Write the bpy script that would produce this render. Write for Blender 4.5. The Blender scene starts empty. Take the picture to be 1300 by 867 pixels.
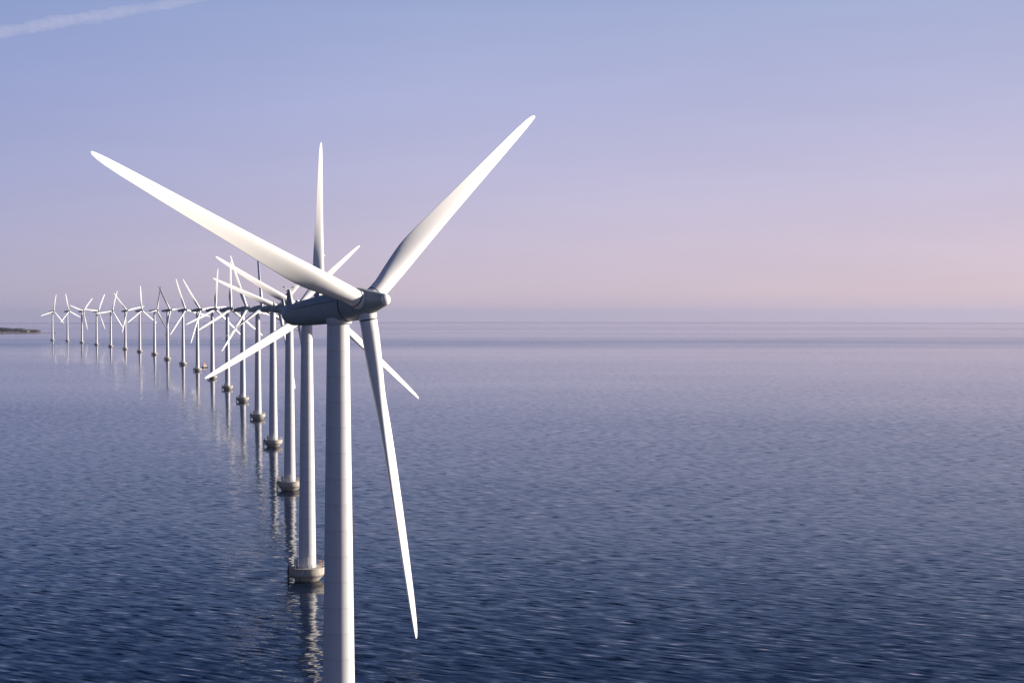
import bpy, bmesh, math, random
from mathutils import Vector, Matrix, noise

random.seed(7)
S = bpy.context.scene
COL = S.collection
R = math.radians

# ------------------------------------------------------------------ camera
CAM_Z = 62.54
cam_d = bpy.data.cameras.new('camera')
cam_d.sensor_width = 36.0
cam_d.lens = 36.0 * 2000.0 / 1300.0
cam_d.clip_start = 1.0
cam_d.clip_end = 200000.0
cam = bpy.data.objects.new('camera', cam_d)
COL.objects.link(cam)
cam.location = (0, 0, CAM_Z)
cam.rotation_euler = (R(90 - 1.11), 0, 0)
S.camera = cam

# ------------------------------------------------------------------ light
SUN_EL = 13.5
SUN_AZ = 75.5                      # clockwise from +Y (the view) towards +X
sdir = Vector((math.sin(R(SUN_AZ)) * math.cos(R(SUN_EL)), math.cos(R(SUN_AZ)) * math.cos(R(SUN_EL)), math.sin(R(SUN_EL))))
sun_d = bpy.data.lights.new('sun', 'SUN')
sun_d.energy = 5.0
sun_d.angle = R(0.55)
sun_d.color = (1.0, 0.89, 0.77)
sun = bpy.data.objects.new('sun', sun_d)
COL.objects.link(sun)
sun.rotation_euler = sdir.to_track_quat('Z', 'Y').to_euler()

S.view_settings.view_transform = 'Standard'
S.view_settings.look = 'None'
S.view_settings.exposure = 1.0
S.view_settings.gamma = 1.0
S.cycles.volume_bounces = 1
S.cycles.max_bounces = 6

# ------------------------------------------------------------------ node helper
class NT:
    def __init__(self, tree):
        self.t = tree
        self.t.nodes.clear()
    def n(self, kind, ins=None, **props):
        nd = self.t.nodes.new(kind)
        for k, v in props.items():
            setattr(nd, k, v)
        for k, v in (ins or {}).items():
            sock = nd.inputs[k]
            if isinstance(v, bpy.types.NodeSocket):
                self.t.links.new(v, sock)
            else:
                sock.default_value = v
        return nd
    def math(self, op, a, b=0.0, c=0.0, clamp=False):
        return self.n('ShaderNodeMath', {0: a, 1: b, 2: c}, operation=op, use_clamp=clamp).outputs[0]
    def mix(self, f, a, b, kind='MIX'):
        nd = self.n('ShaderNodeMix', data_type='RGBA', blend_type=kind)
        for i, v in ((0, f), (6, a), (7, b)):
            if isinstance(v, bpy.types.NodeSocket):
                self.t.links.new(v, nd.inputs[i])
            else:
                nd.inputs[i].default_value = v
        return nd.outputs[2]
    def ramp(self, fac, stops, interp='LINEAR'):
        nd = self.n('ShaderNodeValToRGB', {0: fac})
        cr = nd.color_ramp
        cr.interpolation = interp
        while len(cr.elements) > 1:
            cr.elements.remove(cr.elements[-1])
        cr.elements[0].position = stops[0][0]
        cr.elements[0].color = stops[0][1]
        for p, c in stops[1:]:
            e = cr.elements.new(p)
            e.color = c
        return nd.outputs[0]

def lin(r, g, b):
    f = lambda v: (v / 255 / 12.92) if v / 255 <= 0.04045 else ((v / 255 + 0.055) / 1.055) ** 2.4
    return (f(r), f(g), f(b), 1.0)

# ------------------------------------------------------------------ sky
world = bpy.data.worlds.new('World')
S.world = world
world.use_nodes = True
w = NT(world.node_tree)
sky = w.n('ShaderNodeTexSky', sky_type='NISHITA', sun_disc=False, sun_elevation=R(SUN_EL), sun_rotation=R(SUN_AZ),
          altitude=60.0, air_density=1.0, dust_density=1.6, ozone_density=2.0)
tc = w.n('ShaderNodeTexCoord')
sep = w.n('ShaderNodeSeparateXYZ', {0: tc.outputs['Generated']})
# elevation 0..1 over the sine of the angle, finely resolved near the horizon
el = w.math('POWER', w.math('MAXIMUM', sep.outputs[2], 0.0), 0.5)
q = lambda deg: math.sqrt(math.sin(R(deg)))
twi = w.ramp(el, [
    (0.0, lin(186, 180, 203)),
    (q(0.25), lin(206, 190, 206)),
    (q(0.7), lin(213, 195, 207)),
    (q(2.2), lin(210, 195, 214)),
    (q(4.5), lin(197, 189, 217)),
    (q(7.5), lin(182, 182, 217)),
    (q(10.5), lin(168, 176, 213)),
    (q(14.0), lin(138, 157, 203)),
    (q(22.0), lin(76, 100, 154)),
    (q(40.0), lin(40, 62, 108)),
    (1.0, lin(30, 52, 104)),
])
# brighter towards the sun's side, bluer away from it
side = w.math('ADD', w.math('MULTIPLY', sep.outputs[0], math.sin(R(SUN_AZ))), w.math('MULTIPLY', sep.outputs[1], math.cos(R(SUN_AZ))))
azr = w.ramp(w.math('MULTIPLY_ADD', side, 0.5, 0.5), [
    (0.0, (0.42, 0.48, 0.60, 1)), (0.35, (0.54, 0.64, 0.78, 1)), (0.47, (0.70, 0.79, 0.92, 1)), (0.60, (0.90, 0.94, 0.99, 1)), (0.75, (1.01, 1.0, 1.0, 1)), (1.0, (1.12, 1.05, 0.99, 1))])
twi = w.mix(1.0, twi, azr, 'MULTIPLY')
# faint uneven veils of haze, long and level
vm = w.n('ShaderNodeMapping', {'Vector': tc.outputs['Generated'], 'Scale': (2.2, 2.2, 16.0)})
vn = w.n('ShaderNodeTexNoise', {'Vector': vm.outputs[0], 'Scale': 2.0, 'Detail': 5.0, 'Roughness': 0.55})
veil = w.math('MULTIPLY_ADD', vn.outputs[0], 0.14, 0.93)
twi = w.n('ShaderNodeVectorMath', {0: twi, 3: veil}, operation='SCALE').outputs[0]
# 0.1 is the background strength, so the twilight tint is carried at ten times its shown value, less the exposure
twi10 = w.n('ShaderNodeVectorMath', {0: twi, 3: 10.0 * 0.50}, operation='SCALE').outputs[0]
col = w.mix(0.94, sky.outputs[0], twi10)
bg = w.n('ShaderNodeBackground', {0: col, 1: 0.1})
out = w.n('ShaderNodeOutputWorld', {0: bg.outputs[0]})

# ------------------------------------------------------------------ tagging and mesh helpers
def tag(o, label=None, cat=None, group=None, kind=None):
    if label: o['label'] = label
    if cat: o['category'] = cat
    if group: o['group'] = group
    if kind: o['kind'] = kind
    return o

def obj(name, bm, mat, parent=None, smooth=True, sharp=35):
    me = bpy.data.meshes.new(name)
    bmesh.ops.recalc_face_normals(bm, faces=bm.faces)
    if smooth:
        for f in bm.faces: f.smooth = True
        for e in bm.edges:
            if len(e.link_faces) == 2 and e.calc_face_angle(0) > R(sharp): e.smooth = False
    bm.to_mesh(me)
    bm.free()
    mats = mat if isinstance(mat, (list, tuple)) else [mat]
    for m in mats: me.materials.append(m)
    o = bpy.data.objects.new(name, me)
    COL.objects.link(o)
    if parent: o.parent = parent
    return o

def empty(name, loc=(0, 0, 0)):
    o = bpy.data.objects.new(name, None)
    o.empty_display_size = 2
    o.location = loc
    COL.objects.link(o)
    return o

def loft(bm, rings, cap0=True, cap1=True, mi=0):
    vr = [[bm.verts.new(p) for p in r] for r in rings]
    n = len(rings[0])
    for a, b in zip(vr[:-1], vr[1:]):
        for i in range(n):
            f = bm.faces.new((a[i], a[(i + 1) % n], b[(i + 1) % n], b[i]))
            f.material_index = mi
    if cap0: bm.faces.new(list(reversed(vr[0])))
    if cap1: bm.faces.new(vr[-1])
    return vr

def lathe(bm, prof, n=48, axis='Z', c=(0, 0, 0), cap=True, mi=0):
    rings = []
    for z, r in prof:
        ring = []
        for i in range(n):
            a = 2 * math.pi * i / n
            if axis == 'Z': p = (c[0] + r * math.cos(a), c[1] + r * math.sin(a), c[2] + z)
            elif axis == 'Y': p = (c[0] + r * math.cos(a), c[1] + z, c[2] + r * math.sin(a))
            else: p = (c[0] + z, c[1] + r * math.cos(a), c[2] + r * math.sin(a))
            ring.append(p)
        rings.append(ring)
    return loft(bm, rings, cap, cap, mi)

def tube(bm, p0, p1, r, n=8, r1=None, mi=0):
    p0 = Vector(p0); p1 = Vector(p1)
    d = (p1 - p0).normalized()
    u = d.orthogonal().normalized(); v = d.cross(u)
    r1 = r if r1 is None else r1
    loft(bm, [[p0 + (u * math.cos(t) + v * math.sin(t)) * r for t in [2 * math.pi * i / n for i in range(n)]],
              [p1 + (u * math.cos(t) + v * math.sin(t)) * r1 for t in [2 * math.pi * i / n for i in range(n)]]], mi=mi)

def box(bm, c, s, rz=0.0, bev=0.0, taper=1.0):
    m = Matrix.Translation(c) @ Matrix.Rotation(rz, 4, 'Z')
    b2 = bmesh.new()
    bmesh.ops.create_cube(b2, size=1.0)
    for v in b2.verts:
        k = taper if v.co.z > 0 else 1.0
        v.co = Vector((v.co.x * s[0] * k, v.co.y * s[1] * k, v.co.z * s[2]))
    if bev: bmesh.ops.bevel(b2, geom=b2.edges[:], offset=bev, segments=2, affect='EDGES')
    tmp = bpy.data.meshes.new('tmp')
    b2.transform(m)
    b2.to_mesh(tmp); b2.free()
    bm.from_mesh(tmp)
    bpy.data.meshes.remove(tmp)

# ------------------------------------------------------------------ materials
def mat(name):
    m = bpy.data.materials.new(name)
    m.use_nodes = True
    return m, NT(m.node_tree)

def painted(name, base, dark, rough=0.4, grime=0.25, streak=(0.9, 0.9, 0.12), spec=0.35, welds=0.0):
    m, t = mat(name)
    tc = t.n('ShaderNodeTexCoord').outputs['Object']
    mp = t.n('ShaderNodeMapping', {'Vector': tc, 'Scale': streak})
    nz = t.n('ShaderNodeTexNoise', {'Vector': mp.outputs[0], 'Scale': 1.6, 'Detail': 5.0, 'Roughness': 0.6})
    n2 = t.n('ShaderNodeTexNoise', {'Vector': tc, 'Scale': 0.35, 'Detail': 3.0})
    f = t.math('MULTIPLY', t.math('MULTIPLY_ADD', nz.outputs[0], 1.8, -0.5, clamp=True), grime)
    f = t.math('ADD', f, t.math('MULTIPLY', n2.outputs[0], grime * 0.4))
    c = t.mix(f, base, dark)
    if welds:      # the ring welds between the rolled plates, and the grime that runs down from them
        zz = t.n('ShaderNodeSeparateXYZ', {0: tc}).outputs[2]
        fr = t.math('FRACT', t.math('DIVIDE', zz, welds))
        line = t.math('LESS_THAN', fr, 0.035)
        run = t.math('MULTIPLY', t.math('SUBTRACT', fr, 0.45, clamp=True), t.math('MULTIPLY_ADD', nz.outputs[0], 3.0, -1.3, clamp=True))
        c = t.mix(t.math('ADD', t.math('MULTIPLY', line, 0.28), t.math('MULTIPLY', run, 0.5), clamp=True), c, (0.22, 0.21, 0.20, 1))
    rg = t.math('MULTIPLY_ADD', nz.outputs[0], 0.2, rough - 0.1)
    bs = t.n('ShaderNodeBsdfPrincipled', {'Base Color': c, 'Roughness': rg, 'Specular IOR Level': spec})
    t.n('ShaderNodeOutputMaterial', {0: bs.outputs[0]})
    return m

M_blade = painted('blade_paint', (0.76, 0.75, 0.73, 1), (0.60, 0.59, 0.56, 1), 0.42, 0.22, (0.6, 0.6, 0.08))
M_tower = painted('tower_paint', (0.60, 0.60, 0.61, 1), (0.48, 0.48, 0.48, 1), 0.5, 0.3, (1.2, 1.2, 0.07), welds=2.9)
M_nac = painted('nacelle_paint', (0.36, 0.39, 0.385, 1), (0.20, 0.22, 0.215, 1), 0.45, 0.4, (0.6, 0.6, 0.6))
M_dark = painted('dark_steel', (0.06, 0.06, 0.065, 1), (0.03, 0.03, 0.03, 1), 0.5, 0.5)
M_seam = painted('seam_rubber', (0.03, 0.03, 0.035, 1), (0.02, 0.02, 0.02, 1), 0.7, 0.5)
M_rail = painted('galvanised_rail', (0.55, 0.55, 0.53, 1), (0.35, 0.33, 0.30, 1), 0.5, 0.5)
M_white = painted('white_box', (0.72, 0.70, 0.66, 1), (0.5, 0.46, 0.4, 1), 0.5, 0.4)
M_red = painted('red_paint', (0.5, 0.18, 0.12, 1), (0.3, 0.12, 0.08, 1), 0.5, 0.4)
M_cream = painted('cream_paint', (0.70, 0.62, 0.50, 1), (0.5, 0.42, 0.33, 1), 0.5, 0.3)
M_pink = painted('faded_red_cloth', (0.55, 0.25, 0.20, 1), (0.45, 0.2, 0.17, 1), 0.8, 0.3)
M_hull = painted('dark_hull', (0.02, 0.02, 0.025, 1), (0.03, 0.02, 0.02, 1), 0.4, 0.4)
M_glass = painted('dark_glass', (0.03, 0.035, 0.04, 1), (0.02, 0.02, 0.02, 1), 0.1, 0.2)

def concrete():
    m, t = mat('concrete')
    tc = t.n('ShaderNodeTexCoord').outputs['Object']
    sp = t.n('ShaderNodeSeparateXYZ', {0: tc})
    n1 = t.n('ShaderNodeTexNoise', {'Vector': tc, 'Scale': 1.3, 'Detail': 8.0, 'Roughness': 0.65})
    mp = t.n('ShaderNodeMapping', {'Vector': tc, 'Scale': (1.4, 1.4, 0.25)})
    n2 = t.n('ShaderNodeTexNoise', {'Vector': mp.outputs[0], 'Scale': 1.8, 'Detail': 5.0})
    base = t.mix(n1.outputs[0], (0.36, 0.33, 0.29, 1), (0.54, 0.50, 0.44, 1))
    base = t.mix(t.math('MULTIPLY_ADD', n2.outputs[0], 2.6, -1.1, clamp=True), base, (0.20, 0.17, 0.14, 1))
    # weed band and wet splash zone above the water line, with a ragged edge
    z = t.math('ADD', sp.outputs[2], t.math('MULTIPLY_ADD', n1.outputs[0], 0.9, -0.45))
    band = t.ramp(t.math('DIVIDE', z, 4.0, clamp=True), [
        (0.0, (1, 1, 1, 1)), (0.07, (0.9, 0.9, 0.9, 1)), (0.12, (0.15, 0.15, 0.15, 1)), (0.28, (0.1, 0.1, 0.1, 1)), (0.34, (0.55, 0.55, 0.55, 1)), (0.42, (0.0, 0.0, 0.0, 1))])
    c = t.mix(band, base, (0.055, 0.05, 0.032, 1))
    bp = t.n('ShaderNodeBump', {'Height': n1.outputs[0], 'Distance': 0.06, 'Strength': 0.5})
    bs = t.n('ShaderNodeBsdfPrincipled', {'Base Color': c, 'Roughness': 0.85, 'Normal': bp.outputs[0]})
    t.n('ShaderNodeOutputMaterial', {0: bs.outputs[0]})
    return m
M_conc = concrete()

def water():
    m, t = mat('sea_water')
    pos = t.n('ShaderNodeNewGeometry').outputs['Position']
    def nz(scale, rot, sc, detail, rough, off=(0, 0, 0), dist=0.0):
        vr = t.n('ShaderNodeVectorRotate', {'Vector': pos, 'Angle': R(rot)}, rotation_type='Z_AXIS').outputs[0]
        mp = t.n('ShaderNodeMapping', {'Vector': vr, 'Scale': (sc[0], sc[1], 0.0), 'Location': off})
        return t.n('ShaderNodeTexNoise', {'Vector': mp.outputs[0], 'Scale': scale, 'Detail': detail, 'Roughness': rough, 'Distortion': dist}, noise_dimensions='3D').outputs[0]
    c = lambda v: t.math('SUBTRACT', v, 0.5)
    # slopes along the view (long crested wind waves) and across it
    a1 = c(nz(1.0, 30, (1 / 6.5, 1 / 2.0), 1.0, 0.45, dist=0.35))
    a2 = c(nz(1.0, 14, (1 / 2.2, 1 / 0.9), 2.0, 0.5, (31, 17, 0)))
    # short steep crests, sparse: the cube keeps only the strongest
    a4 = t.math('MULTIPLY', c(nz(1.0, 27, (1 / 5.2, 1 / 1.05), 1.0, 0.4, (13, 71, 0), dist=0.3)), 2.0)
    a4 = t.math('MULTIPLY', t.math('MULTIPLY', a4, a4), a4)
    a4 = t.math('MULTIPLY_ADD', t.math('ABSOLUTE', a4), -0.72, a4)      # the lee faces are the steeper ones
    a3 = c(nz(1.0, 4, (1 / 30.0, 1 / 14.0), 2.0, 0.5, (7, 91, 0)))
    b1 = c(nz(1.0, 20, (1 / 5.0, 1 / 4.0), 3.0, 0.5, (5, 55, 0)))
    b2 = c(nz(1.0, -8, (1 / 1.6, 1 / 1.4), 2.0, 0.5, (77, 3, 0)))
    sy = t.math('ADD', t.math('ADD', t.math('MULTIPLY', a1, 0.14), t.math('MULTIPLY', a2, 0.08)), t.math('MULTIPLY', a3, 0.05))
    sy = t.math('ADD', sy, t.math('MULTIPLY', a4, 2.4))
    sx = t.math('ADD', t.math('MULTIPLY', b1, 0.12), t.math('MULTIPLY', b2, 0.11))
    # gusts: ruffled and calmer patches, long ones across the view
    g1 = nz(1.0, 3, (1 / 700.0, 1 / 260.0), 3.0, 0.55, (3, 8, 0))
    g2 = nz(1.0, -2, (1 / 9000.0, 1 / 900.0), 3.0, 0.5, (1.3, 2.1, 0))
    g = t.math('MULTIPLY', t.math('MULTIPLY_ADD', g1, 1.2, 0.40), t.math('MULTIPLY_ADD', g2, 1.4, 0.30))
    # the wind blows the waves this way: their steeper faces look towards -Y
    sy = t.math('ADD', sy, -0.05)
    # long lanes of ruffled and of slick water lying across the sound
    py = t.n('ShaderNodeSeparateXYZ', {0: pos}).outputs[1]
    wob = nz(1.0, 0, (1 / 2600.0, 1 / 5000.0), 2.0, 0.5, (4, 4, 0))
    lane = t.ramp(t.math('DIVIDE', t.math('ADD', py, t.math('MULTIPLY_ADD', wob, 700.0, -350.0)), 20000.0, clamp=True), [
        (0.0, (.46,) * 3 + (1,)), (0.012, (.42,) * 3 + (1,)), (0.018, (.28,) * 3 + (1,)), (0.03, (.19,) * 3 + (1,)), (0.055, (.13,) * 3 + (1,)), (0.10, (.10,) * 3 + (1,)), (0.130, (.10,) * 3 + (1,)), (0.155, (.30,) * 3 + (1,)), (0.172, (.30,) * 3 + (1,)), (0.215, (.15,) * 3 + (1,)),
        (0.30, (.15,) * 3 + (1,)), (0.33, (.20,) * 3 + (1,)), (0.37, (.13,) * 3 + (1,)), (0.50, (.15,) * 3 + (1,)), (0.68, (.42,) * 3 + (1,)), (1.0, (.40,) * 3 + (1,))])
    brk = nz(1.0, 2, (1 / 3500.0, 1 / 500.0), 4.0, 0.6, (9, 2, 0))
    lane = t.math('MULTIPLY', lane, t.math('MULTIPLY_ADD', brk, 1.6, 0.2))
    g = t.math('MULTIPLY', g, t.math('MULTIPLY', lane, 3.0))
    sy = t.math('MULTIPLY', sy, g)
    sx = t.math('MULTIPLY', sx, g)
    nv = t.n('ShaderNodeCombineXYZ', {0: sx, 1: sy, 2: 1.0})
    nn = t.n('ShaderNodeVectorMath', {0: nv.outputs[0]}, operation='NORMALIZE').outputs[0]
    bs = t.n('ShaderNodeBsdfPrincipled', {'Base Color': (0.003, 0.013, 0.036, 1), 'Roughness': 0.06, 'IOR': 1.333, 'Specular IOR Level': 0.5, 'Normal': nn})
    t.n('ShaderNodeOutputMaterial', {0: bs.outputs[0]})
    return m
M_water = water()

# ------------------------------------------------------------------ sea: one sheet that follows the earth's curve
RE = 2.5e6
def sea_z(x, y):
    return -(x * x + y * y) / (2 * RE)
def build_sea():
    bm = bmesh.new()
    rad = [0, 60, 120, 200, 300, 420, 560, 720, 900, 1150, 1450, 1800, 2200, 2700, 3300, 4000, 5000, 6200, 7800, 9800, 12000, 14500, 17000, 20000, 23000, 26000]
    n = 360
    c = bm.verts.new((0, 0, 0))
    prev = None
    for r in rad[1:]:
        ring = [bm.verts.new((r * math.cos(2 * math.pi * i / n), r * math.sin(2 * math.pi * i / n), sea_z(r, 0))) for i in range(n)]
        for i in range(n):
            j = (i + 1) % n
            if prev is None: bm.faces.new((c, ring[i], ring[j]))
            else: bm.faces.new((prev[i], ring[i], ring[j], prev[j]))
        prev = ring
    o = obj('sea_water', bm, M_water)
    tag(o, kind='structure', label='dark blue rippled sea running out to the hazy horizon')
build_sea()

# ------------------------------------------------------------------ haze over the sea
def build_haze():
    m, t = mat('haze_air')
    pv = t.n('ShaderNodeVolumePrincipled', {'Color': (0.50, 0.49, 0.64, 1), 'Density': 2.6e-5, 'Anisotropy': 0.2})
    t.n('ShaderNodeOutputMaterial', {'Volume': pv.outputs[0]})
    bm = bmesh.new()
    zb = sea_z(26000, 0) - 1.0; zt = 104.0
    box(bm, (0, 0, (zb + zt) / 2), (52400, 52400, zt - zb))
    o = obj('haze', bm, m, smooth=False)
    tag(o, kind='stuff', label='thin pale bluish haze over the sea', cat='haze')
build_haze()

# ------------------------------------------------------------------ blade
# local frame: Z along the blade, X towards the leading edge, Y downwind
SEC = [  # radius, chord, thickness ratio, pitch (deg), roundness (1 = circle)
    (1.75, 1.96, 1.00, 0, 1.0), (3.2, 1.98, 0.99, 8, 1.0), (4.2, 2.06, 0.94, 14, .9), (5.4, 2.25, 0.84, 22, .62), (6.8, 2.46, 0.72, 25, .38),
    (8.2, 2.60, 0.60, 24, .22), (10.0, 2.60, 0.50, 21, .1), (12.5, 2.46, 0.42, 17, .03), (16.0, 2.20, 0.35, 12, 0), (20.0, 1.94, 0.29, 8.5, 0),
    (24.0, 1.72, 0.25, 6, 0), (28.0, 1.49, 0.215, 4.5, 0), (31.5, 1.26, 0.20, 3, 0), (34.5, 1.02, 0.19, 2, 0), (36.4, 0.82, 0.18, 2, 0), (37.4, 0.63, 0.17, 2, 0),
    (38.0, 0.44, 0.16, 2, 0), (38.3, 0.27, 0.16, 2, 0), (38.4, 0.10, 0.16, 2, 0)]
PITCH = 3.0
def sect(chord, tr, pitch, rnd, z, n=36):
    pts = []
    for i in range(n):
        a = 2 * math.pi * i / n
        x = 0.5 * (1 + math.cos(a))                 # 1 at the trailing edge
        y = 5 * tr * (0.2969 * math.sqrt(x) - 0.1260 * x - 0.3516 * x ** 2 + 0.2843 * x ** 3 - 0.1036 * x ** 4)
        y = max(y, 0.006)
        s = 1 if a <= math.pi else -1
        camber = 0.03 * 4 * x * (1 - x)
        ax = (0.30 - x) * chord; ay = (s * y + camber) * chord
        ang = math.atan2(s * math.sqrt(max(0, x * (1 - x))), (0.5 - x))
        cx = math.cos(ang) * 0.5 * chord; cy = math.sin(ang) * 0.5 * chord * tr
        px = ax * (1 - rnd) + cx * rnd; py = ay * (1 - rnd) + cy * rnd
        b = -R(pitch + PITCH)
        pts.append((px * math.cos(b) - py * math.sin(b), px * math.sin(b) + py * math.cos(b), z))
    return pts
def interp(z):
    for a, b in zip(SEC[:-1], SEC[1:]):
        if z <= b[0]:
            k = (z - a[0]) / (b[0] - a[0])
            return [a[i] + (b[i] - a[i]) * k for i in range(1, 5)]
    return list(SEC[-1][1:])
def blade_bm():
    bm = bmesh.new()
    zs = [s[0] for s in SEC]
    fine = []
    for a, b in zip(zs[:-1], zs[1:]):
        k = max(1, int((b - a) / 0.8))
        fine += [a + (b - a) * i / k for i in range(k)]
    fine.append(zs[-1])
    raw = [interp(z) for z in fine]
    sm = []
    for i in range(len(fine)):               # soften the table's kinks
        if 1 < i < len(fine) - 8:
            sm.append([(raw[i - 2][k] + 2 * raw[i - 1][k] + 3 * raw[i][k] + 2 * raw[i + 1][k] + raw[i + 2][k]) / 9 for k in range(4)])
        else: sm.append(raw[i])
    loft(bm, [sect(s[0], s[1], s[2], s[3], z) for z, s in zip(fine, sm)])
    return bm

# ------------------------------------------------------------------ the prototype turbine
HUB_H = 64.0
TILT = R(4.5)
OVER = 4.4

def ladder_mesh(bm, x, y0, z0, z1):
    for s in (-0.32, 0.32): tube(bm, (x, y0 + s, z0), (x, y0 + s, z1), 0.06, 6)
    z = z0 + 0.3
    while z < z1:
        tube(bm, (x, y0 - 0.32, z), (x, y0 + 0.32, z), 0.03, 5)
        z += 0.4

def make_turbine():
    root = empty('wind_turbine')
    # foundation: bowl shaped ice cone with a flared rim and a flat deck
    bm = bmesh.new()
    lathe(bm, [(-3.0, 2.7), (-0.4, 2.72), (0.1, 2.8), (0.45, 2.98), (0.85, 3.3), (1.25, 3.68), (1.6, 3.95), (1.9, 4.08), (2.3, 4.14), (2.95, 4.15), (3.0, 4.22), (3.28, 4.22), (3.32, 4.18), (3.32, 3.95), (3.2, 3.93), (3.18, 0.4)], 72)
    fnd = obj('foundation', bm, M_conc, root, sharp=28)
    bm = bmesh.new()
    for k in range(26):
        a = 2 * math.pi * k / 26
        if 2.9 < a < 3.4: continue
        tube(bm, (4.05 * math.cos(a), 4.05 * math.sin(a), 3.3), (4.05 * math.cos(a), 4.05 * math.sin(a), 4.35), 0.035, 5)
    for z in (3.85, 4.35):
        for k in range(52):
            a = 2 * math.pi * k / 52; b = 2 * math.pi * (k + 1) / 52
            if 2.9 < a < 3.4: continue
            tube(bm, (4.05 * math.cos(a), 4.05 * math.sin(a), z), (4.05 * math.cos(b), 4.05 * math.sin(b), z), 0.028, 5)
    obj('railing', bm, M_rail, fnd)
    bm = bmesh.new(); ladder_mesh(bm, -4.32, 0.0, -1.0, 4.2)
    for z in (1.4, 3.1):
        tube(bm, (-4.32, -0.32, z), (-3.9, -0.32, z), 0.05, 6); tube(bm, (-4.32, 0.32, z), (-3.9, 0.32, z), 0.05, 6)
    obj('boarding_ladder', bm, M_dark, fnd)
    bm = bmesh.new()
    for s in (-0.75, 0.75):
        tube(bm, (-4.42, s, -1.2), (-4.42, s, 3.3), 0.10, 10)
        tube(bm, (-4.42, s, 3.0), (-4.05, s, 3.0), 0.09, 8); tube(bm, (-4.42, s, 0.9), (-3.5, s, 0.9), 0.09, 8)
    obj('boat_fender', bm, M_dark, fnd)
    bm = bmesh.new(); box(bm, (-2.75, 0.9, 4.05), (0.8, 0.9, 1.5), 0.3, 0.05); box(bm, (-2.75, 0.9, 4.84), (0.9, 1.0, 0.08), 0.3, 0.02)
    obj('equipment_cabinet', bm, M_white, fnd)
    bm = bmesh.new(); tube(bm, (3.0, 0.6, 3.2), (3.0, 0.6, 4.1), 0.10, 8); box(bm, (3.0, 0.6, 4.2), (0.42, 0.4, 0.4), 0.4, 0.05)
    tube(bm, (3.0, 0.6, 4.4), (3.0, 0.6, 4.6), 0.12, 8)
    obj('signal_light', bm, M_red, fnd)
    # tower
    bm = bmesh.new()
    prof = [(3.2, 2.06), (3.45, 2.06), (3.5, 2.0)]
    z_top = HUB_H - 1.95
    for k in range(1, 31):
        u = k / 30
        z = 3.5 + (z_top - 3.5) * u
        prof.append((z, 2.0 + (1.24 - 2.0) * u ** 1.05))
    lathe(bm, prof, 64)
    tw = obj('tower', bm, M_tower, root, sharp=20)
    for z in (22.0, 42.0):
        bm = bmesh.new()
        u = (z - 3.5) / (z_top - 3.5); r = 2.0 + (1.24 - 2.0) * u ** 1.05
        lathe(bm, [(z - 0.035, r - 0.02), (z - 0.03, r + 0.006), (z + 0.03, r + 0.006), (z + 0.035, r - 0.02)], 64)
        obj('flange_seam', bm, M_tower, tw)
    bm = bmesh.new(); box(bm, (0.0, -2.03, 4.75), (0.9, 0.16, 2.1), 0, 0.04)
    obj('tower_door', bm, M_white, tw)
    # everything above the tower is built with +X as the rotor axis and lives in the nacelle frame
    def sq(x, ry, rzt, rzb, cz, n=48, e=2.35):
        ring = []
        for i in range(n):
            a = 2 * math.pi * i / n
            ca, sa = math.cos(a), math.sin(a)
            y = ry * math.copysign(abs(ca) ** (2 / e), ca)
            z = (rzt if sa > 0 else rzb) * math.copysign(abs(sa) ** (2 / e), sa)
            ring.append((x, y, cz + z))
        return ring
    bm = bmesh.new()
    loft(bm, [sq(-8.42, .75, .70, .52, .12), sq(-8.34, 1.0, .90, .78, .08), sq(-8.05, 1.17, 1.03, 1.02, .04), sq(-7.4, 1.32, 1.18, 1.26, 0), sq(-6.2, 1.42, 1.34, 1.40, 0), sq(-4.5, 1.54, 1.52, 1.56, 0),
              sq(-2.0, 1.66, 1.68, 1.70, 0), sq(0, 1.74, 1.76, 1.78, 0), sq(1.4, 1.78, 1.8, 1.80, 0), sq(1.62, 1.76, 1.78, 1.78, 0)])
    nac = obj('nacelle', bm, M_nac, root, sharp=40)
    bm = bmesh.new()
    for s in (-1, 1):   # cover joint along each side
        for a, b in (((-7.3, 1.22, .42), (-4.5, 1.535, .50)), ((-4.5, 1.535, .50), (-2.0, 1.66, .55)), ((-2.0, 1.66, .55), (1.4, 1.775, .6))):
            tube(bm, (a[0], s * a[1], a[2]), (b[0], s * b[1], b[2]), 0.022, 6)
    lathe(bm, [(1.60, 1.70), (1.82, 1.70)], 48, 'X')
    obj('cover_joint', bm, M_seam, nac)
    bm = bmesh.new()    # tapered instrument mast near the tail, with a cross arm and cups
    loft(bm, [[(-7.8 + dx * s, dy * s2, z) for dx, dy in ((-.42, -.16), (.42, -.16), (.42, .16), (-.42, .16))] for z, s, s2 in ((0.9, 1.35, 1.2), (1.5, 1.1, 1.0), (2.2, 0.8, 0.8), (3.0, 0.48, 0.6))])
    tube(bm, (-7.8, -0.7, 3.02), (-7.8, 0.7, 3.02), 0.035, 6)
    tube(bm, (-8.35, 0, 2.9), (-7.55, 0, 2.9), 0.035, 6)
    for s in (-0.7, 0.7):
        tube(bm, (-7.8, s, 3.02), (-7.8, s, 3.28), 0.03, 6)
        for k in range(3):
            a = 2 * math.pi * k / 3
            tube(bm, (-7.8, s, 3.28), (-7.8 + .2 * math.cos(a), s + .2 * math.sin(a), 3.28), 0.05, 6)
    obj('instrument_mast', bm, M_nac, nac, sharp=20)
    bm = bmesh.new(); box(bm, (-3.2, 0.2, 1.75), (0.9, 0.7, 0.55), 0, 0.06); obj('roof_hatch', bm, M_nac, nac)
    bm = bmesh.new()
    lathe(bm, [(-2.0, 1.30), (-1.85, 1.42), (-1.4, 1.5), (-1.2, 1.5)], 48)
    obj('yaw_collar', bm, M_tower, nac)
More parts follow.
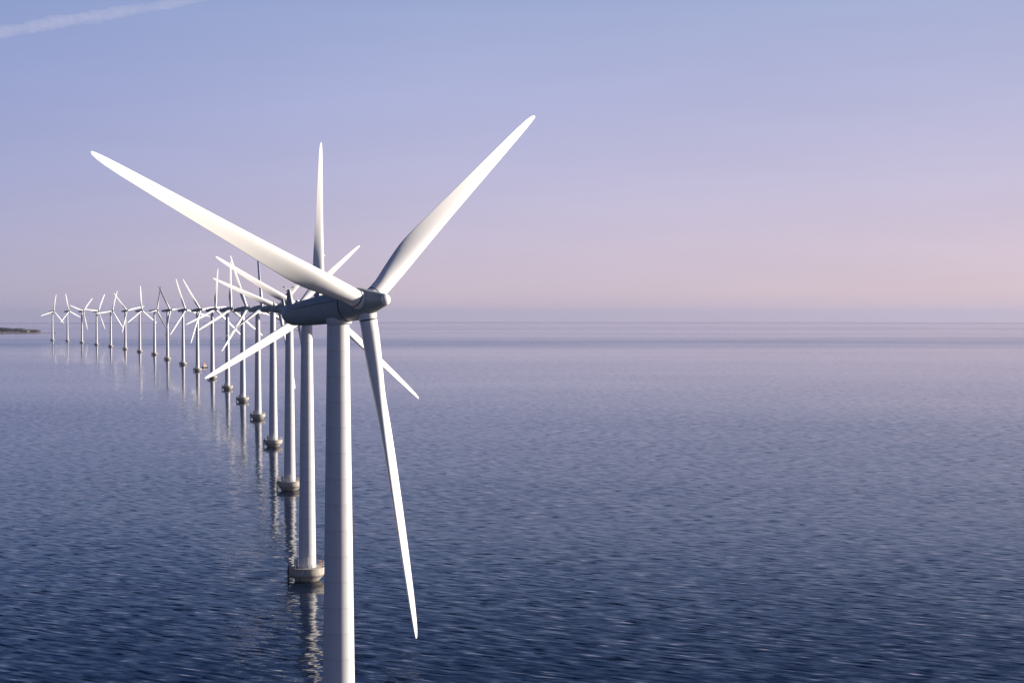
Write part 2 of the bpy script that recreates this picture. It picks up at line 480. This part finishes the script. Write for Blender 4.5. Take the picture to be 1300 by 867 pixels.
    # spinner
    bm = bmesh.new()
    lathe(bm, [(1.72, 1.60), (1.80, 1.76), (1.95, 1.80), (3.2, 1.80), (3.7, 1.76), (4.0, 1.68), (7.40, 0.67), (7.44, 0.64), (7.42, 0.5)], 56, 'X')
    spn = obj('spinner', bm, M_nac, root, sharp=30)
    bm = bmesh.new()
    prof = [(7.42, 0.4), (7.42, 0.645)]
    for k in range(1, 9):
        a = math.pi / 2 * k / 8
        prof.append((7.42 + 0.50 * math.sin(a), 0.645 * math.cos(a) + 0.01))
    lathe(bm, prof, 40, 'X')
    obj('nose_cap', bm, M_blade, spn, sharp=50)  # whiter than the spinner: the sunlight on the nose is put into its colour
    # blades
    blades = []
    bbm = blade_bm()
    b0 = obj('blade', bbm, M_blade, root, sharp=60)
    cb = bmesh.new(); lathe(cb, [(0.9, 1.02), (1.62, 1.02), (1.66, 0.98)], 40)
    sub_c = obj('root_collar', cb, M_blade, b0)
    rb = bmesh.new(); lathe(rb, [(1.64, 0.90), (1.645, 1.005), (1.78, 1.005), (1.785, 0.90)], 40)
    sub_r = obj('bearing_ring', rb, M_seam, b0)
    blades.append(b0)
    for k in range(2):
        b = b0.copy(); COL.objects.link(b); b.parent = root
        for s in (sub_c, sub_r):
            d = s.copy(); COL.objects.link(d); d.parent = b
        blades.append(b)
    return root

def kids(o): return [c for c in COL.objects if c.parent == o]
def copy_tree(o, parent=None):
    c = o.copy(); COL.objects.link(c)
    if parent: c.parent = parent
    for ch in kids(o): copy_tree(ch, c)
    return c

def pose(root, psi, phi, cones=(0, 0, 0), dz=0.0, feather=0.0):
    psi = R(psi); phi = R(phi)
    nh = Vector((math.sin(psi), -math.cos(psi), 0)); up = Vector((0, 0, 1))
    n = nh * math.cos(TILT) + up * math.sin(TILT)
    v = up * math.cos(TILT) - nh * math.sin(TILT)
    h = up.cross(nh)
    base = Vector((0, 0, HUB_H + dz))
    hub = base + n * OVER
    n2 = nh * math.cos(R(6.5)) + up * math.sin(R(6.5)); v2 = up * math.cos(R(6.5)) - nh * math.sin(R(6.5))
    mx = Matrix((n2, v2.cross(n2), v2)).transposed().to_4x4()
    mx.translation = base
    i = 0
    for c in kids(root):
        nm = c.name.split('.')[0]
        if nm in ('nacelle', 'spinner'):
            c.matrix_local = mx
        elif nm == 'blade':
            a = phi + i * 2 * math.pi / 3; cn = R(cones[i])
            rad = h * math.sin(a) + v * math.cos(a)
            z = rad * math.cos(cn) + n * math.sin(cn)
            x = h * math.cos(a) - v * math.sin(a)
            y = z.cross(x)
            mb = Matrix((x, y, z)).transposed().to_4x4(); mb.translation = hub
            c.matrix_local = mb @ Matrix.Rotation(R(-feather), 4, 'Z')
            i += 1

ROW = [
    (-19.7, 178.5, 50.9, 291.9), (-47.5, 364.6, 50.5, 6.2), (-77.6, 549.0, 49.4, 55.2), (-110.2, 726.2, 47.1, 49.7), (-146.8, 909.4, 43.1, 238.0),
    (-185.7, 1085.7, 52.9, 341.3), (-226.6, 1253.9, 50.5, 4.1), (-276.5, 1453.2, 51.9, 9.1), (-327.7, 1640.9, 55.8, 85.3), (-383.3, 1835.5, 54.3, 101.8),
    (-442.4, 2022.6, 68.3, 83.9), (-513.2, 2261.5, 69.8, 22.2), (-572.0, 2420.6, 61.6, 1.1), (-636.8, 2593.9, 54.6, 79.2), (-707.3, 2776.7, 57.6, 23.0),
    (-774.7, 2937.8, 66.1, 35.1), (-859.5, 3147.9, 62.5, 47.8), (-941.4, 3336.0, 65.9, 110.2), (-999.6, 3427.2, 57.6, 14.9)]
LAB = [
    'nearest and largest white wind turbine, blades spread wide, its base below the picture',
    'second nearest turbine, one blade straight up, round foundation close beside the nearest tower',
    'third nearest turbine, two broad blades raised in a V behind the nearest nacelle',
    'fourth nearest turbine, its upper left blade running just under the third turbine\'s',
    'fifth nearest turbine, edge-on blade straight up, thin dark one to the lower left',
    'sixth nearest turbine, blade leaning up left, another reaching down across the seventh tower',
    'seventh nearest turbine, blade straight up, long blade low left over the ninth tower',
    'eighth nearest turbine, upright blade, foundation touched by a big nearer blade\'s tip',
    'ninth nearest turbine, small boat right of its foundation, one blade level right',
    'tenth nearest turbine, steep blade to the upper left, another to the lower left',
    'eleventh nearest turbine, thin dark blade up left crossing its neighbour\'s dark blade',
    'twelfth nearest turbine, thin dark blade to the upper right, nacelle seen short',
    'thirteenth nearest turbine, blades like an upside down Y, one exactly upright',
    'sixth turbine from the far end, blades up left, right and almost straight down',
    'fifth turbine from the far end, blades up, level left and lower right',
    'fourth turbine from the far end, blades upper right, slightly up left and down',
    'third turbine from the far end, two blades raised in a wide V, one down',
    'second turbine from the far end, blade leaning up left, two lower blades spread',
    'farthest, smallest turbine at the left end, beside the tip of the wooded headland']
proto = make_turbine()
for i, (X, Y, psi, phi) in enumerate(ROW):
    t = proto if i == 0 else copy_tree(proto)
    t.location = (X, Y, sea_z(X, Y))
    cones = {0: (-0.1, 3.1, -0.6), 1: (-1.1, 0.5, 0.8)}.get(i, (0, 0, 0))
    pose(t, psi, phi, cones, {0: -1.05, 1: -0.6}.get(i, 0.0), 78.0 if i in (4, 10, 11) else 0.0)
    tag(t, LAB[i], 'wind turbine', 'wind turbines in the offshore row')

# ------------------------------------------------------------------ small boat by the ninth turbine
def build_boat():
    X, Y = -342.0, 1752.0
    r = empty('small_boat', (X, Y, sea_z(X, Y)))
    r.rotation_euler = (0, 0, R(42))
    r.scale = (1.25, 1.25, 1.0)
    bm = bmesh.new()
    rings = []
    for u in [i / 12 for i in range(13)]:
        x = -3.4 + 6.8 * u
        wd = 1.15 * (1 - max(0, (u - 0.55) / 0.45) ** 2.2) * (0.85 + 0.15 * min(1, u * 4)) + 0.03
        top = 1.0 + 0.5 * u * u
        rings.append([(x, wd, top), (x, wd * 0.95, 0.5), (x, wd * 0.6, -0.1), (x, 0, -0.4), (x, -wd * 0.6, -0.1), (x, -wd * 0.95, 0.5), (x, -wd, top), (x, 0, top - 0.12)])
    loft(bm, rings)
    obj('hull', bm, M_hull, r)
    bm = bmesh.new(); box(bm, (0.1, 0, 2.0), (3.6, 1.6, 2.0), 0, 0.1, 0.9)
    cab = obj('wheelhouse', bm, M_cream, r)
    bm = bmesh.new()
    for x in (-0.9, 0.1, 1.1): box(bm, (x, 0, 2.4), (0.6, 1.56, 0.5), 0, 0.03)
    obj('window', bm, M_glass, cab)
    bm = bmesh.new(); tube(bm, (0.0, 0, 2.9), (0.0, 0, 6.2), 0.09, 8)
    obj('mast', bm, M_rail, r)
    bm = bmesh.new()
    loft(bm, [[(-1.5, -.1, 3.1), (-1.5, .1, 3.1), (1.3, .1, 3.1), (1.3, -.1, 3.1)], [(-0.3, -.06, 5.9), (-0.3, .06, 5.9), (0.3, .06, 5.9), (0.3, -.06, 5.9)]])
    obj('furled_sail', bm, M_pink, r)
    tag(r, 'tiny dark hulled boat with cream cabin on the water between the tower bases', 'boat')
build_boat()

# ------------------------------------------------------------------ headland far left
def land_mat():
    m, t = mat('headland_ground')
    pos = t.n('ShaderNodeTexCoord').outputs['Object']
    sp = t.n('ShaderNodeSeparateXYZ', {0: pos})
    nz = t.n('ShaderNodeTexNoise', {'Vector': pos, 'Scale': 0.02, 'Detail': 5.0}).outputs[0]
    h = t.math('ADD', sp.outputs[2], t.math('MULTIPLY_ADD', nz, 3.0, -1.5))
    c = t.ramp(t.math('DIVIDE', h, 6.0, clamp=True), [(0.0, (0.34, 0.27, 0.22, 1)), (0.45, (0.30, 0.24, 0.18, 1)), (0.6, (0.12, 0.12, 0.06, 1)), (1.0, (0.08, 0.09, 0.045, 1))])
    bs = t.n('ShaderNodeBsdfPrincipled', {'Base Color': c, 'Roughness': 0.9})
    t.n('ShaderNodeOutputMaterial', {0: bs.outputs[0]})
    return m
def leaf_mat(name, a, b):
    m, t = mat(name)
    pos = t.n('ShaderNodeTexCoord').outputs['Object']
    nz = t.n('ShaderNodeTexNoise', {'Vector': pos, 'Scale': 0.05, 'Detail': 5.0}).outputs[0]
    c = t.mix(t.math('MULTIPLY_ADD', nz, 2.4, -0.7, clamp=True), a, b)
    bs = t.n('ShaderNodeBsdfPrincipled', {'Base Color': c, 'Roughness': 0.8})
    t.n('ShaderNodeOutputMaterial', {0: bs.outputs[0]})
    return m

LX0, LX1, LY0 = -2300.0, -1412.0, 4700.0
def land_h(x, y):
    u = (x - LX0) / (LX1 - LX0)          # 1 at the tip of the spit
    wd = 260 * max(0.0, 1 - u) ** 0.8 + 12
    cy = LY0 + 250 * (1 - u) + 30 * math.sin(x / 90.0) + 110 * u
    d = (y - cy) / wd
    nz = noise.noise(Vector((x / 60, y / 60, 0)))
    return (1 - d * d) * (2.6 + 3.2 * (1 - u)) - 0.6 + 1.0 * nz
def build_land():
    z0 = sea_z(-1500, 4800)
    bm = bmesh.new()
    nx, ny = 180, 70
    vs = []
    for j in range(ny + 1):
        row = []
        for i in range(nx + 1):
            x = LX0 + (LX1 + 20 - LX0) * i / nx
            y = LY0 - 300 + 1000 * j / ny
            row.append(bm.verts.new((x, y, max(-3.5, land_h(x, y)))))
        vs.append(row)
    for j in range(ny):
        for i in range(nx):
            bm.faces.new((vs[j][i], vs[j][i + 1], vs[j + 1][i + 1], vs[j + 1][i]))
    o = obj('headland', bm, land_mat())
    o.location = (0, 0, z0)
    tag(o, kind='structure', label='low wooded headland with a sandy spit far off on the left')
    rnd = random.Random(3)
    wood = bmesh.new(); scrub = bmesh.new()
    def clump(bm, x, y, z, r, h):
        for k in range(46):
            a = rnd.uniform(0, 2 * math.pi); q_ = rnd.random() ** 0.5
            zz = rnd.uniform(0.15, 1.0)
            rr = r * q_ * math.sqrt(max(0.05, 1 - ((zz - 0.55) / 0.55) ** 2))
            c = Vector((x + rr * math.cos(a), y + rr * math.sin(a), z + h * zz))
            d = Vector((rnd.uniform(-1, 1), rnd.uniform(-1, 1), rnd.uniform(-1, 1))).normalized()
            u = d.orthogonal().normalized(); v = d.cross(u); s = rnd.uniform(.7, 1.6) * (h / 12)
            vv = [bm.verts.new(c + u * s * math.cos(t) + v * s * math.sin(t)) for t in (0, 1.3, 2.6, 3.9, 5.2)]
            bm.faces.new(vv)
    n = 0
    while n < 520:
        x = rnd.uniform(-1880, -1500); y = rnd.uniform(LY0 - 100, LY0 + 500)
        h = land_h(x, y)
        if h < 2.0: continue
        u = (x + 1880) / 380
        ht = (15 + 4 * noise.noise(Vector((x / 45, 3, 0)))) * (1.0 if u < 0.62 else 1.0 - 0.35 * (u - 0.62) / 0.38) * rnd.uniform(.8, 1.15)
        clump(wood, x, y, h, rnd.uniform(4, 7), ht); n += 1
    n = 0
    while n < 110:
        x = rnd.uniform(-1505, -1448); y = rnd.uniform(LY0 - 100, LY0 + 500)
        h = land_h(x, y)
        if h < 1.6: continue
        clump(scrub, x, y, h, rnd.uniform(2, 4), rnd.uniform(4, 9)); n += 1
    o = obj('wood', wood, leaf_mat('wood_leaves_haze_blue', (0.016, 0.030, 0.040, 1), (0.034, 0.052, 0.056, 1)), smooth=False); o.location.z = z0  # leaf colours carry a painted-in blue of distance haze over the dark green
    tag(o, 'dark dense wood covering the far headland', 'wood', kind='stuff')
    o = obj('scrub', scrub, leaf_mat('scrub_leaves', (0.09, 0.08, 0.06, 1), (0.15, 0.13, 0.10, 1)), smooth=False); o.location.z = z0
    tag(o, 'brownish low scrub where the headland thins into the sand spit', 'scrub', kind='stuff')
    # white house at the edge of the wood
    hx = -1474.0; hy = LY0 + 20
    while land_h(hx, hy) < 1.0 and hy < LY0 + 400: hy += 5
    r = empty('house', (hx, hy - 8, z0 + 0.6))
    r.rotation_euler = (0, 0, R(18))
    bm = bmesh.new(); box(bm, (0, 0, 1.9), (8, 5.5, 3.8)); obj('wall', bm, M_white, r, smooth=False)
    bm = bmesh.new(); loft(bm, [[(-4.3, -3.1, 3.75), (-4.3, 3.1, 3.75), (-4.3, 0, 6.3)], [(4.3, -3.1, 3.75), (4.3, 3.1, 3.75), (4.3, 0, 6.3)]]); obj('roof', bm, M_cream, r, smooth=False)
    for x in (-2.2, 2.2):
        bm = bmesh.new(); box(bm, (x, -2.76, 2.2), (1.1, .08, 1.2)); obj('window', bm, M_glass, r, smooth=False)
    bm = bmesh.new(); box(bm, (0, -2.76, 1.15), (1.0, .08, 2.1)); obj('door', bm, M_dark, r, smooth=False)
    tag(r, 'tiny white house at the shore below the far wood', 'house')
build_land()

# ------------------------------------------------------------------ contrail, eight kilometres up
def build_contrail():
    m, t = mat('contrail_vapour')
    pv = t.n('ShaderNodeVolumePrincipled', {'Color': (1.0, 0.95, 0.93, 1), 'Density': 0.00024, 'Anisotropy': 0.2})
    t.n('ShaderNodeOutputMaterial', {'Volume': pv.outputs[0]})
    A = Vector((-19500, 49000, 8080)); B = Vector((-5200, 38600, 8080))
    d = (B - A); L = d.length; dn = d.normalized(); up = Vector((0, 0, 1)); sd = dn.cross(up)
    bm = bmesh.new()
    rings = []
    N = 260; K = 28
    for i in range(N + 1):
        u = i / N
        taper = min(1, u * 8) * (1 if u < .55 else max(0.02, 1 - (u - .55) / .45) ** .7)
        c = d * u + up * 30 * noise.noise(Vector((u * 9, 5, 2)))
        base = 250 * (0.75 + 0.35 * noise.noise(Vector((u * 14, 1, 1)))) * taper + 4
        ring = []
        for k in range(K):
            a = 2 * math.pi * k / K
            rr = base * (1 + 0.32 * noise.noise(Vector((u * 55, math.cos(a) * 1.2, math.sin(a) * 1.2))) + 0.2 * noise.noise(Vector((u * 130, math.cos(a) * 2.5, math.sin(a) * 2.5 + 9))))
            ring.append(c + sd * rr * 1.1 * math.cos(a) + up * rr * 0.9 * math.sin(a))
        rings.append(ring)
    loft(bm, rings)
    o = obj('contrail', bm, m)
    o.location = A
    tag(o, 'faint pale vapour trail crossing the top left corner of the sky', 'contrail')
build_contrail()
